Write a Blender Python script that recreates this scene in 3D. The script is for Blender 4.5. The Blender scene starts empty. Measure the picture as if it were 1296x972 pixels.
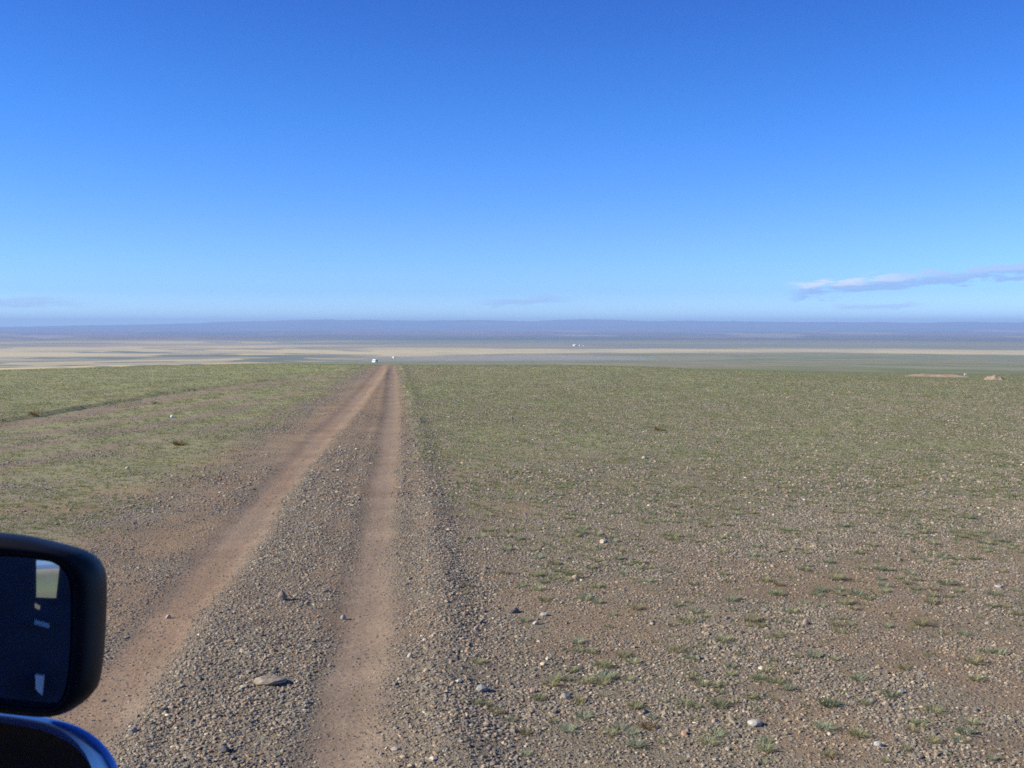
import bpy, bmesh, math, random
import numpy as np
from mathutils import Vector, Matrix

random.seed(11)
RNG = np.random.default_rng(7)
S = bpy.context.scene
COL = S.collection

# ------------------------------------------------------------------ camera
F = 1311.0                                   # focal length in pixels of the 1296 wide photograph
CAM = np.array([0.0, 0.0, 2.25])
YAW = math.atan((648 - 503) / F)
PIT = math.atan((486 - 412) / F)
cy_, sy_ = math.cos(YAW), math.sin(YAW)
RT = np.array([cy_, -sy_, 0.0])
F0 = np.array([sy_, cy_, 0.0])
FW = F0 * math.cos(PIT) - np.array([0, 0, 1.0]) * math.sin(PIT)
UP = F0 * math.sin(PIT) + np.array([0, 0, 1.0]) * math.cos(PIT)


def ray(px, py):
    return FW + RT * (px - 648) / F - UP * (py - 486) / F


def at(px, py, depth):
    return CAM + ray(px, py) * depth


def gp(px, py, z=0.0):
    d = ray(px, py)
    return CAM + d * ((z - CAM[2]) / d[2])


def proj(x, y, z):
    v0, v1, v2 = x - CAM[0], y - CAM[1], z - CAM[2]
    a = v0 * RT[0] + v1 * RT[1] + v2 * RT[2]
    b = v0 * UP[0] + v1 * UP[1] + v2 * UP[2]
    c = v0 * FW[0] + v1 * FW[1] + v2 * FW[2]
    c = np.where(c > 1e-3, c, 1e-3)
    return 648 + F * a / c, 486 - F * b / c, c


cam_d = bpy.data.cameras.new('camera')
cam = bpy.data.objects.new('camera', cam_d)
COL.objects.link(cam)
M4 = Matrix(((RT[0], UP[0], -FW[0], CAM[0]), (RT[1], UP[1], -FW[1], CAM[1]),
             (RT[2], UP[2], -FW[2], CAM[2]), (0, 0, 0, 1)))
cam.matrix_world = M4
cam_d.sensor_width = 36.0
cam_d.lens = 36.0 * F / 1296.0
cam_d.clip_start = 0.05
cam_d.clip_end = 200000.0
cam_d.dof.use_dof = True
cam_d.dof.focus_distance = 14.0
cam_d.dof.aperture_fstop = 20.0
S.camera = cam

# ------------------------------------------------------------------ noise in numpy


def _h(ix, iy, seed):
    n = (ix.astype(np.int64) * 374761393 + iy.astype(np.int64) * 668265263 + seed * 1442695041) & 0x7fffffff
    n = ((n ^ (n >> 13)) * 1274126177) & 0x7fffffff
    n = (n ^ (n >> 16)) & 0x7fffffff
    return n.astype(np.float64) / 0x7fffffff


def vnoise(x, y, seed=0):
    ix, iy = np.floor(x), np.floor(y)
    fx, fy = x - ix, y - iy
    fx = fx * fx * (3 - 2 * fx)
    fy = fy * fy * (3 - 2 * fy)
    a, b = _h(ix, iy, seed), _h(ix + 1, iy, seed)
    c, d = _h(ix, iy + 1, seed), _h(ix + 1, iy + 1, seed)
    return (a * (1 - fx) + b * fx) * (1 - fy) + (c * (1 - fx) + d * fx) * fy


def fbm(x, y, seed=0, oct=4):
    s, a, t = 0.0, 1.0, 0.0
    for o in range(oct):
        s = s + a * vnoise(x * 2 ** o + 17.3 * o, y * 2 ** o - 9.1 * o, seed + o)
        t += a
        a *= 0.55
    return s / t


def sm(a, b, x):
    t = np.clip((x - a) / (b - a), 0, 1)
    return t * t * (3 - 2 * t)


def mix(a, b, t):
    return a * (1 - t) + b * t


# ------------------------------------------------------------------ terrain
P1 = [(1, 0), (45, 0.0), (60, -0.05), (70, -0.42), (100, -1.72), (120, -2.5), (200, -5.6), (360, -11.0),
      (600, -19.5), (1000, -29.5), (1500, -37), (2200, -40), (5000, -41), (40000, -41)]
P2 = [(1, 0), (38, 0.0), (50, -0.12), (80, -1.35), (100, -2.02), (150, -3.65), (300, -8.6), (600, -17.5),
      (1000, -26.5), (1500, -35.5), (2200, -40), (5000, -41), (40000, -41)]
LG = np.linspace(0, math.log(40000), 1600)


def _prof(p):
    t = np.interp(LG, [math.log(a) for a, b in p], [b for a, b in p])
    k = np.hanning(41)
    k /= k.sum()
    return np.convolve(np.pad(t, 20, mode='edge'), k, mode='valid')


T1, T2 = _prof(P1), _prof(P2)


def rut_r(y):
    return np.interp(y, [0, 6, 14, 22, 28, 40, 54, 70], [-0.33, -0.31, -0.23, -0.19, -0.17, -0.22, -0.32, -0.38])


def rut_l(y):
    return np.interp(y, [0, 6, 14, 21, 28, 40, 54, 70], [-1.76, -1.76, -1.69, -1.56, -1.33, -1.07, -0.84, -0.72])


A_ = gp(0, 533)
B_ = gp(210, 497)
C_ = gp(440, 469)


def scarp(y):       # the right-facing bank of the old side track
    return np.interp(y, [8, A_[1], B_[1], C_[1], 64], [A_[0] - 6.3, A_[0], B_[0], C_[0], C_[0] + 1.2]) \
        + 0.22 * (fbm(y * 0.35, y * 0.0 + 3.1, 91, 3) - 0.5)


def height(x, y):
    r = np.maximum(np.where(y > 0, np.hypot(x, y), np.abs(y) * 0.25), 1.0)
    az = np.arctan2(x, np.maximum(np.abs(y), 0.5))
    s = sm(0.17, 0.46, az)
    rr = r * np.interp(az, [-0.5, -0.35, -0.13, -0.03, 0.05], [1.06, 1.01, 0.93, 0.975, 1.0])
    l = np.log(rr)
    z = mix(np.interp(l, LG, T1), np.interp(l, LG, T2), s)
    near = np.exp(-r / 120)
    z = z + near * 0.05 * (fbm(x * 0.45, y * 0.45, 3, 3) - 0.5) * sm(1, 4, r)
    z = z + sm(150, 700, r) * (fbm(x / 420, y / 300, 5, 4) - 0.5) * 2.6 * np.interp(r, [0, 900, 3000, 40000], [0.4, 0.7, 2.0, 5.0])
    # ruts
    fade = sm(140, 60, r) * sm(-25, -5, y)
    dr, dl = np.abs(x - rut_r(y)), np.abs(x - rut_l(y))
    w = 0.04 * (vnoise(y * 1.7, y * 0 + 1, 8) - 0.5)
    z = z + fade * (-0.014 * sm(0.26, 0.04, dr + w) + 0.008 * np.exp(-((dr - 0.30) / 0.10) ** 2))
    z = z + fade * (-0.024 * sm(0.36, 0.08, dl + w) + 0.014 * np.exp(-((x - rut_l(y) - 0.40) / 0.11) ** 2) * (0.3 + 1.2 * vnoise(x * 3, y * 1.3, 18)))
    mid = np.exp(-((x - (rut_r(y) + rut_l(y)) / 2) / 0.33) ** 2)
    z = z + fade * 0.03 * mid * (0.6 + 0.8 * vnoise(x * 2, y * 0.9, 12))
    z = z + fade * 0.05 * np.exp(-((x - rut_r(y) - 0.62) / 0.22) ** 2) * (0.4 + vnoise(x * 2, y * 1.2, 14))
    # old side track on the left
    sc = x - scarp(y)
    z = z + sm(90, 50, r) * sm(7, 14, y) * (-0.06 * sm(-0.05, 0.05, sc) * sm(3.2, 0.9, sc) * (0.35 + 1.1 * fbm(x * 2.0, y * 1.6, 35, 3)) * sm(60, 30, r)
                            + 0.035 * np.exp(-((sc + 0.18) / 0.16) ** 2) * (0.3 + 1.2 * vnoise(y * 1.1, y * 0, 33)))
    return z


def hs(x, y):
    return float(height(np.array([float(x)]), np.array([float(y)]))[0])


def masks(x, y):
    """rut, gravel, red soil, green, each 0..1 at plan position"""
    r = np.hypot(x, y)
    wob = 0.16 * (fbm(x * 2.2, y * 0.8, 41, 4) - 0.5)
    dr, dl = np.abs(x - rut_r(y)) + wob, np.abs(x - rut_l(y)) + wob * 1.5
    wl = np.interp(y, [6, 25, 40, 60], [0.36, 0.48, 0.40, 0.30])
    wr = np.where(x > rut_r(y), np.interp(y, [5, 8, 14, 60], [0.55, 0.42, 0.34, 0.28]), np.interp(y, [5, 14, 60], [0.27, 0.26, 0.26]))
    rut = np.maximum(sm(wr, 0.09, dr), sm(wl, 0.12, dl)) * sm(130, 90, r)
    n1 = fbm(x * 0.55, y * 0.55, 51, 4)
    n2 = fbm(x * 1.3 + 7, y * 1.3, 57, 4)
    red = 0.9 * sm(0.51, 0.66, n1 * 0.45 + n2 * 0.55)
    # red soil shoulder left of the left rut, and the patch right of the track
    red = np.maximum(red, 0.95 * sm(1.1, 0.4, np.abs(x + 2.6)) * sm(0.41, 0.56, fbm(x * 0.9, y * 0.45, 63, 4)) * sm(30, 18, y))
    soil = sm(0.50, 0.60, fbm(x * 1.7 + 3, y * 0.9, 67, 4))
    inner = sm(0.55, 0.15, np.abs(x - rut_r(y) + 0.42)) * soil
    red = np.maximum(red, 0.8 * inner * sm(30, 15, r))
    cx, cyy = 3.1, 8.6
    red = np.maximum(red, sm(2.2, 0.6, np.hypot((x - cx) / 1.3, (y - cyy) * 0.8)) * sm(0.38, 0.58, n2))
    mid = sm(0.55, 0.38, np.abs(x - (rut_r(y) + rut_l(y)) / 2)) * sm(40, 12, r)
    side = sm(0.10, 0.28, x - rut_r(y)) * sm(1.25, 0.7, x - rut_r(y)) * sm(40, 12, r)
    cu = np.interp(r, [15, 40, 60], [1.0, 0.7, 0.4])
    corr = sm(0.8 * cu, 0.2 * cu, x - rut_r(y)) * sm(1.4 * cu, 0.4 * cu, rut_l(y) - x) * sm(9, 26, r)
    red = np.maximum(red, 0.85 * corr)
    grav = np.clip(0.42 + 1.0 * (fbm(x * 0.8, y * 0.8, 71, 4) - 0.45) + 0.42 * sm(2.4, 1.0, rut_l(y) - x) + 0.40 * mid + 0.40 * side - 0.24 * red - 0.5 * corr - 0.18 * soil, 0.20, 1) * (1 - 0.86 * rut)
    ru = np.interp(r, [10, 18, 40, 60], [1.0, 0.45, 0.36, 0.28])
    right = sm(0.6 * ru, 1.9 * ru, x - rut_r(y) + wob * 5 * ru)
    lu = np.interp(r, [12, 28, 40, 60], [1.0, 0.9, 0.85, 0.4])
    left = sm(0.9 * lu, 2.0 * lu, rut_l(y) - x + wob * 6 * lu) * (0.62 + 0.38 * sm(18, 50, r))
    green = np.clip(right + left, 0, 1)
    dist = sm(4, 34, r)
    green = green * np.clip(0.58 + 0.8 * dist + 0.9 * (fbm(x * 0.25, y * 0.25, 81, 3) - 0.5), 0, 1)
    green = green * (1 - 0.6 * red * sm(22, 9, r))
    sc = x - scarp(y)
    bare = np.maximum(sm(0.1, 0.4, sc) * sm(1.7, 1.1, sc), 0.9 * sm(0.5, 0.15, np.abs(sc - 2.9)))
    bare = np.maximum(bare, np.maximum(0.9 * sm(0.5, 0.15, np.abs(sc - 4.4)), 0.8 * sm(0.45, 0.15, np.abs(sc - 6.1)))) * sm(8, 13, y) * sm(64, 44, y)
    bare = bare * sm(0.12, 0.34, fbm(x * 0.9, y * 0.25, 87, 3))
    green = green * (1 - 0.9 * bare)
    return rut, grav, red, green, bare


C = lambda *c: np.array(c, float)
C_RUT = C(0.285, 0.210, 0.143)
C_RED = C(0.30, 0.20, 0.112)
C_GRAV = C(0.275, 0.224, 0.145)
C_GREEN = C(0.325, 0.345, 0.15)
C_GREY = C(0.25, 0.255, 0.155)
C_TAN = C(0.58, 0.48, 0.255)
C_FARG = C(0.23, 0.24, 0.18)
C_BRN = C(0.36, 0.31, 0.21)


def base_colour(x, y):
    rut, grav, red, green, bare = masks(x, y)
    r = np.maximum(np.hypot(x, y), 1)
    ones = np.ones_like(x)[:, None]
    col = ones * C_GRAV
    col = mix(col, C_RED, (red * 0.85)[:, None])
    col = mix(col, C(0.29, 0.222, 0.15), (bare * 0.95)[:, None])
    col = mix(col, C_GREEN, (green * sm(3, 22, r) * 0.97 * (0.75 + 0.5 * (fbm(x * 0.5, y * 0.2, 15, 3) - 0.5)))[:, None])
    lf = sm(0.30, 0.17, np.abs(x - rut_l(y)))
    col = mix(col, mix(C_RUT, C(0.295, 0.195, 0.122), (0.8 * lf * sm(0.35, 0.7, fbm(x * 3, y * 0.5, 19, 3)))[:, None]), (rut * 0.92)[:, None])
    # beyond the crest: grey green slope, then belts of dry grass and scrub on the plain, haze tint farthest out
    az = np.arctan2(x, np.maximum(y, 1))
    slope = mix(sm(75, 130, r), sm(50, 80, r), sm(0.2, 0.45, az))
    gn = fbm(x / 35, y / 60, 23, 4)
    slc = mix(C_GREY, C(0.18, 0.205, 0.105), (0.9 * sm(0.42, 0.60, gn))[:, None])
    slc = slc * (0.82 + 0.36 * vnoise(x / 3.5, y / 9.0, 27))[:, None]
    slc = mix(slc, C(0.30, 0.235, 0.17), (0.6 * sm(0.54, 0.68, fbm(x / 20 + 5, y / 40, 29, 3)))[:, None])
    col = mix(col, slc, slope[:, None])
    v = (2.25 - np.interp(np.log(r), LG, T1)) * F / r     # how far below the horizon it lies for someone on the track
    n = fbm(x / (r * 0.16) + 3, v * 0.30, 31, 4)           # streaks that lengthen with range
    nf = fbm(x / (r * 0.06) + 9, (v - az * 16) * 0.42, 37, 3)
    w = v + 5 * (n - 0.5)
    vb = np.interp(az, [-0.5, -0.32, -0.10, -0.02, 0.10, 0.30, 0.60], [70, 60, 48, 42, 35.5, 34.5, 34.0])
    plain = sm(vb + 1.2, vb - 1.2, v + 3 * (nf - 0.5)) * sm(130, 260, r)
    lft = sm(0.05, -0.15, az)
    pl = mix(C_FARG, C_BRN, (sm(0.40, 0.60, fbm(x / (r * 0.3), v * 0.5, 43, 4)) * mix(0.6, 1.0, lft))[:, None])
    t_main = sm(28.0, 29.5, w) * sm(40, 37, w)
    t_left = lft * np.maximum(0.85 * sm(23.5, 25, w) * sm(36, 33, w), np.maximum(0.75 * sm(18.0, 19.2, w) * sm(21.5, 20.3, w), sm(40, 42, w)))
    tan = np.maximum(t_main, t_left)
    tan = tan * (1 - 0.9 * lft * sm(0.52, 0.60, nf)) * (1 - 0.45 * sm(0.50, 0.60, n) * lft)
    tan = tan * (1 - (0.25 + 0.55 * lft) * sm(0.58, 0.66, nf))
    pl = mix(pl, mix(C_TAN, C(0.50, 0.42, 0.25), (0.8 * sm(0.45, 0.6, n))[:, None]), tan[:, None])
    teal = lft * sm(0.54, 0.62, nf) * sm(28, 32, v)
    pl = mix(pl, C(0.13, 0.16, 0.12), (0.75 * teal)[:, None])
    pl = mix(pl, mix(C(0.15, 0.15, 0.17), C(0.20, 0.175, 0.18), sm(0.45, 0.6, n)[:, None]), (0.9 * sm(18.5, 15.5, v + 1.5 * (n - 0.5)))[:, None])  # bluish tone of distance haze put into the far ground colour
    pl = mix(pl, C(0.42, 0.38, 0.34), (0.5 * sm(0.60, 0.68, nf) * sm(17, 15, v))[:, None])
    pl = mix(pl, C(0.11, 0.15, 0.15), (0.7 * sm(14.5, 16, v + 1.0 * (nf - 0.5)) * sm(20, 18, v) * (1 - lft))[:, None])
    col = mix(col, pl, plain[:, None])
    return col, grav, rut, green


rows = np.concatenate([-np.geomspace(9000, 3.0, 26), np.linspace(-2.4, 2.6, 12), np.geomspace(3.0, 15800, 900)])
NU = 640
uu = np.linspace(-1, 1, NU)
uu = np.sinh(4 * uu) / math.sinh(4)
GY, GU = np.meshgrid(rows, uu, indexing='ij')
GX = GU * (8 + 1.35 * np.abs(GY)) - 0.6 * np.exp(-np.abs(GY) / 60)
gx, gy = GX.ravel(), GY.ravel()
gz = height(gx, gy)
gc, ggr, grut, ggn = base_colour(gx, gy)
NR = len(rows)
ii, jj = np.meshgrid(np.arange(NR - 1), np.arange(NU - 1), indexing='ij')
q = np.stack([ii * NU + jj, ii * NU + jj + 1, (ii + 1) * NU + jj + 1, (ii + 1) * NU + jj], -1).reshape(-1, 4)


def mesh_np(name, verts, faces_flat, loop_tot, smooth=True):
    me = bpy.data.meshes.new(name)
    nv, nl, nf = len(verts), len(faces_flat), len(faces_flat) // loop_tot
    me.vertices.add(nv)
    me.loops.add(nl)
    me.polygons.add(nf)
    me.vertices.foreach_set('co', np.ascontiguousarray(verts, np.float32).ravel())
    me.loops.foreach_set('vertex_index', np.ascontiguousarray(faces_flat, np.int32))
    me.polygons.foreach_set('loop_start', np.arange(0, nl, loop_tot, dtype=np.int32))
    me.polygons.foreach_set('use_smooth', np.full(nf, smooth))
    me.update(calc_edges=True)
    return me


def attr_col(me, name, rgb):
    a = me.attributes.new(name, 'FLOAT_COLOR', 'POINT')
    a.data.foreach_set('color', np.concatenate([rgb, np.ones((len(rgb), 1))], 1).astype(np.float32).ravel())


def attr_f(me, name, v):
    a = me.attributes.new(name, 'FLOAT', 'POINT')
    a.data.foreach_set('value', np.asarray(v, np.float32))


# ------------------------------------------------------------------ materials


def new_mat(name):
    m = bpy.data.materials.new(name)
    m.use_nodes = True
    nt = m.node_tree
    b = next(n for n in nt.nodes if n.type == 'BSDF_PRINCIPLED')
    return m, nt, b


def N(nt, t, **kw):
    n = nt.nodes.new(t)
    for k, v in kw.items():
        setattr(n, k, v)
    return n


def mth(nt, op, a, b=None, c=None, clamp=False):
    n = nt.nodes.new('ShaderNodeMath')
    n.operation = op
    n.use_clamp = clamp
    for i, s in enumerate((a, b, c)):
        if s is None:
            continue
        if isinstance(s, (int, float)):
            n.inputs[i].default_value = s
        else:
            nt.links.new(s, n.inputs[i])
    return n.outputs[0]


def mixc(nt, fac, a, b, mode='MIX'):
    n = nt.nodes.new('ShaderNodeMix')
    n.data_type = 'RGBA'
    n.blend_type = mode
    for i, s in ((0, fac), (6, a), (7, b)):
        if isinstance(s, (int, float)):
            n.inputs[i].default_value = s
        elif isinstance(s, tuple):
            n.inputs[i].default_value = (*s, 1)
        else:
            nt.links.new(s, n.inputs[i])
    return n.outputs[2]


def ramp(nt, fac, stops):
    n = nt.nodes.new('ShaderNodeValToRGB')
    e = n.color_ramp.elements
    while len(e) < len(stops):
        e.new(0.5)
    for el, (p, c) in zip(e, stops):
        el.position = p
        el.color = (*c, 1) if isinstance(c, tuple) else (c, c, c, 1)
    nt.links.new(fac, n.inputs[0])
    return n.outputs[0]


def simple(name, col, rough=0.6, metal=0.0, noise=0.0, scale=20.0, spec=0.5, coat=0.0):
    m, nt, b = new_mat(name)
    b.inputs['Roughness'].default_value = rough
    b.inputs['Metallic'].default_value = metal
    b.inputs['Specular IOR Level'].default_value = spec
    b.inputs['Coat Weight'].default_value = coat
    tc = N(nt, 'ShaderNodeTexCoord')
    nz = N(nt, 'ShaderNodeTexNoise')
    nz.inputs['Scale'].default_value = scale
    nz.inputs['Detail'].default_value = 5
    nt.links.new(tc.outputs['Object'], nz.inputs['Vector'])
    c = ramp(nt, nz.outputs[0], [(0.3, tuple(v * (1 - noise) for v in col)), (0.7, tuple(min(1, v * (1 + noise)) for v in col))])
    nt.links.new(c, b.inputs['Base Color'])
    return m


def ground_material():
    m, nt, b = new_mat('steppe_ground')
    L = nt.links.new
    geo = N(nt, 'ShaderNodeNewGeometry')
    pos = geo.outputs['Position']
    base = N(nt, 'ShaderNodeAttribute', attribute_name='base').outputs['Color']
    grav = N(nt, 'ShaderNodeAttribute', attribute_name='grav').outputs['Fac']
    far = N(nt, 'ShaderNodeAttribute', attribute_name='far').outputs['Fac']
    n1 = N(nt, 'ShaderNodeTexNoise')
    n1.inputs['Scale'].default_value = 1.4
    n1.inputs['Detail'].default_value = 8
    n1.inputs['Roughness'].default_value = 0.65
    L(pos, n1.inputs['Vector'])
    n2 = N(nt, 'ShaderNodeTexNoise')
    n2.inputs['Scale'].default_value = 28
    n2.inputs['Detail'].default_value = 5
    L(pos, n2.inputs['Vector'])
    v1 = ramp(nt, n1.outputs[0], [(0.28, 0.78), (0.72, 1.2)])
    v2 = ramp(nt, n2.outputs[0], [(0.3, 0.82), (0.7, 1.16)])
    nearf = mth(nt, 'SUBTRACT', 1.0, far)
    c = mixc(nt, 1.0, base, v1, 'MULTIPLY')
    c = mixc(nt, nearf, c, mixc(nt, 1.0, c, v2, 'MULTIPLY'))
    # pebbles: two sizes of cells, each cell one stone with its own tone
    hsum = None
    for sc, thr in ((34.0, 0.62), (75.0, 0.85), (150.0, 1.5)):
        vo = N(nt, 'ShaderNodeTexVoronoi')
        vo.inputs['Scale'].default_value = sc
        L(pos, vo.inputs['Vector'])
        sep = N(nt, 'ShaderNodeSeparateColor')
        L(vo.outputs['Color'], sep.inputs[0])
        tone = ramp(nt, sep.outputs[0], [(0.0, (0.13, 0.11, 0.095)), (0.35, (0.24, 0.205, 0.165)), (0.65, (0.29, 0.23, 0.175)),
                                         (0.88, (0.31, 0.27, 0.22)), (1.0, (0.40, 0.36, 0.30))])
        core = ramp(nt, vo.outputs['Distance'], [(0.28, 1.0), (0.48, 0.0)])
        pick = mth(nt, 'LESS_THAN', sep.outputs[1], mth(nt, 'MULTIPLY', grav, thr * 1.35))
        k = mth(nt, 'MULTIPLY', mth(nt, 'MULTIPLY', core, pick), nearf)
        c = mixc(nt, mth(nt, 'MULTIPLY', k, 0.9), c, tone)
        h = mth(nt, 'MULTIPLY', k, 0.55 / sc)
        hsum = h if hsum is None else mth(nt, 'ADD', hsum, h)
    hsum = mth(nt, 'ADD', hsum, mth(nt, 'MULTIPLY', n2.outputs[0], 0.006))
    bp = N(nt, 'ShaderNodeBump')
    bp.inputs['Strength'].default_value = 1.0
    bp.inputs['Distance'].default_value = 1.0
    L(hsum, bp.inputs['Height'])
    L(bp.outputs[0], b.inputs['Normal'])
    L(c, b.inputs['Base Color'])
    b.inputs['Roughness'].default_value = 0.95
    b.inputs['Specular IOR Level'].default_value = 0.15
    return m


GM = ground_material()
allv = np.stack([gx, gy, gz], 1)
yc = gy.reshape(NR, NU)
xc = gx.reshape(NR, NU)
fx = (xc[:-1, :-1] + xc[1:, 1:]) / 2
fy = (yc[:-1, :-1] + yc[1:, 1:]) / 2
on_track = ((fx > rut_l(fy) - 0.30) & (fx < rut_r(fy) + 0.22) & (fy > -30) & (fy < 130)).ravel()


def sub_ground(name, sel, label):
    f = q[sel]
    used, inv = np.unique(f.ravel(), return_inverse=True)
    me = mesh_np(name, allv[used], inv.astype(np.int32), 4)
    attr_col(me, 'base', gc[used])
    attr_f(me, 'grav', ggr[used])
    attr_f(me, 'far', sm(35, 110, np.hypot(gx[used], gy[used])))
    o = bpy.data.objects.new(name, me)
    o.data.materials.append(GM)
    o['kind'] = 'structure'
    o['label'] = label
    COL.objects.link(o)
    return o


sub_ground('ground', ~on_track, 'gravelly green steppe falling away to a wide banded plain')
sub_ground('dirt_track', on_track, 'brown two-rut dirt track running straight to the crest')

# hills along the horizon: a solid ridge with a front slope
hm, nt, b = new_mat('hill_ground')
tc = N(nt, 'ShaderNodeNewGeometry')
nz = N(nt, 'ShaderNodeTexNoise')
nz.inputs['Scale'].default_value = 0.0009
nz.inputs['Detail'].default_value = 9
nt.links.new(tc.outputs['Position'], nz.inputs['Vector'])
nt.links.new(ramp(nt, nz.outputs[0], [(0.35, (0.085, 0.065, 0.075)), (0.65, (0.17, 0.12, 0.125))]), b.inputs['Base Color'])
b.inputs['Roughness'].default_value = 1.0
naz, nrad = 700, 26
azs = np.linspace(-0.72, 0.95, naz)
xs = 648 + F * np.tan(azs - YAW)
sky_px = np.interp(xs, [-600, 0, 100, 250, 330, 400, 470, 560, 680, 760, 900, 1100, 1296, 1900],
                   [415, 413.6, 412.0, 409.3, 406.6, 404.4, 404.6, 406.0, 405.2, 405.0, 406.8, 408.2, 409.0, 410])
hv = []
R0, R1, RC = 10800.0, 15600.0, 14000.0
for k in range(nrad):
    r = R0 + (R1 - R0) * k / (nrad - 1)
    t = (r - R0) / (RC - R0)
    prof = np.clip(t, 0, 1) ** 1.5 if t <= 1 else max(0.0, 1 - ((t - 1) / 0.385) ** 2)
    top = (412 - sky_px) * RC / F * np.cos(azs - YAW) ** -1 + 43 + 2.25
    bump = 1 + 0.35 * (fbm(azs * 25 + 5, np.full(naz, k * 0.22), 77, 4) - 0.5)
    rag = 9 * (fbm(azs * 150, np.full(naz, k * 0.3), 79, 4) - 0.5) * prof
    z = -43 + top * prof * (bump if abs(t - 1) > 0.02 else 1.0) + rag
    hv.append(np.stack([r * np.sin(azs), r * np.cos(azs), z], 1))
hv = np.concatenate(hv)
ii, jj = np.meshgrid(np.arange(nrad - 1), np.arange(naz - 1), indexing='ij')
hq = np.stack([ii * naz + jj, ii * naz + jj + 1, (ii + 1) * naz + jj + 1, (ii + 1) * naz + jj], -1).reshape(-1)
hills = bpy.data.objects.new('hills', mesh_np('hills', hv, hq[::1], 4))
hills.data.materials.append(hm)
hills['kind'] = 'structure'
hills['label'] = 'low blue hills along the far horizon'
COL.objects.link(hills)

# ------------------------------------------------------------------ tagging helpers


def tag(o, label, cat, group=None):
    o['label'] = label
    o['category'] = cat
    if group:
        o['group'] = group
    return o


def bm_obj(name, bm, mat, parent=None, smooth=False):
    me = bpy.data.meshes.new(name)
    bm.normal_update()
    bm.to_mesh(me)
    bm.free()
    if smooth:
        for p in me.polygons:
            p.use_smooth = True
    o = bpy.data.objects.new(name, me)
    me.materials.append(mat)
    COL.objects.link(o)
    if parent:
        o.parent = parent
    return o


def empty(name, loc, rz=0.0):
    o = bpy.data.objects.new(name, None)
    o.location = loc
    o.rotation_euler = (0, 0, rz)
    COL.objects.link(o)
    return o


# ------------------------------------------------------------------ stones
bm = bmesh.new()
bmesh.ops.create_icosphere(bm, subdivisions=1, radius=1)
ICO_V = np.array([v.co[:] for v in bm.verts])
ICO_F = np.array([[v.index for v in f.verts] for f in bm.faces])
bm.free()
OCT_V = np.array([[1, 0, 0], [0, 1, 0], [-1, 0, 0], [0, -1, 0], [0, 0, 1], [0, 0, -1]], float)
OCT_F = np.array([[0, 1, 4], [1, 2, 4], [2, 3, 4], [3, 0, 4], [1, 0, 5], [2, 1, 5], [3, 2, 5], [0, 3, 5]])


def variants(V, n, jit):
    out = []
    for k in range(n):
        v = V * (1 + jit * (RNG.random((len(V), 1)) - 0.5)) + 0.18 * (RNG.random(V.shape) - 0.5)
        v = v * np.array([1.0, 0.62 + 0.35 * RNG.random(), 0.33 + 0.29 * RNG.random()])
        out.append(v)
    return np.array(out)


VI, VO = variants(ICO_V, 14, 0.7), variants(OCT_V, 10, 0.5)


def rots(n):
    a = RNG.random(n) * 2 * math.pi
    tx = (RNG.random(n) - 0.5) * 1.1
    ca, sa, ct, st = np.cos(a), np.sin(a), np.cos(tx), np.sin(tx)
    R = np.zeros((n, 3, 3))
    R[:, 0, 0], R[:, 0, 1], R[:, 0, 2] = ca, -sa * ct, sa * st
    R[:, 1, 0], R[:, 1, 1], R[:, 1, 2] = sa, ca * ct, -ca * st
    R[:, 2, 1], R[:, 2, 2] = st, ct
    return R


TONES = np.array([[0.115, 0.100, 0.092], [0.165, 0.145, 0.125], [0.20, 0.165, 0.13], [0.145, 0.145, 0.135], [0.245, 0.20, 0.155],
                  [0.23, 0.155, 0.11], [0.30, 0.26, 0.21], [0.42, 0.38, 0.32]])
TP = np.array([0.15, 0.22, 0.23, 0.15, 0.14, 0.06, 0.043, 0.007])


def scatter(n, y0, y1, power, half):
    """candidate plan points in a fan in front of the camera, density ~ y^power"""
    u = RNG.random(n)
    e = power + 1
    y = (y0 ** e + u * (y1 ** e - y0 ** e)) ** (1 / e)
    w0, w1 = half
    x = y * 0.14 + (RNG.random(n) * 2 - 1) * (w0 + w1 * y)
    return x, y


def stone_batch(x, y, s, V, Fc):
    n = len(x)
    k = RNG.integers(0, len(V), n)
    v = np.einsum('nij,nvj->nvi', rots(n), V[k]) * s[:, None, None]
    z = height(x, y)
    v[:, :, 0] += x[:, None]
    v[:, :, 1] += y[:, None]
    v[:, :, 2] += (z + s * 0.12)[:, None]
    f = Fc[None] + (np.arange(n) * V.shape[1])[:, None, None]
    t = TONES[RNG.choice(len(TONES), n, p=TP)] * 1.5 * np.array([1.02, 1.0, 0.88]) * (0.75 + 0.4 * RNG.random((n, 1)))
    return v.reshape(-1, 3), f.reshape(-1), np.repeat(t, V.shape[1], 0)


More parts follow.
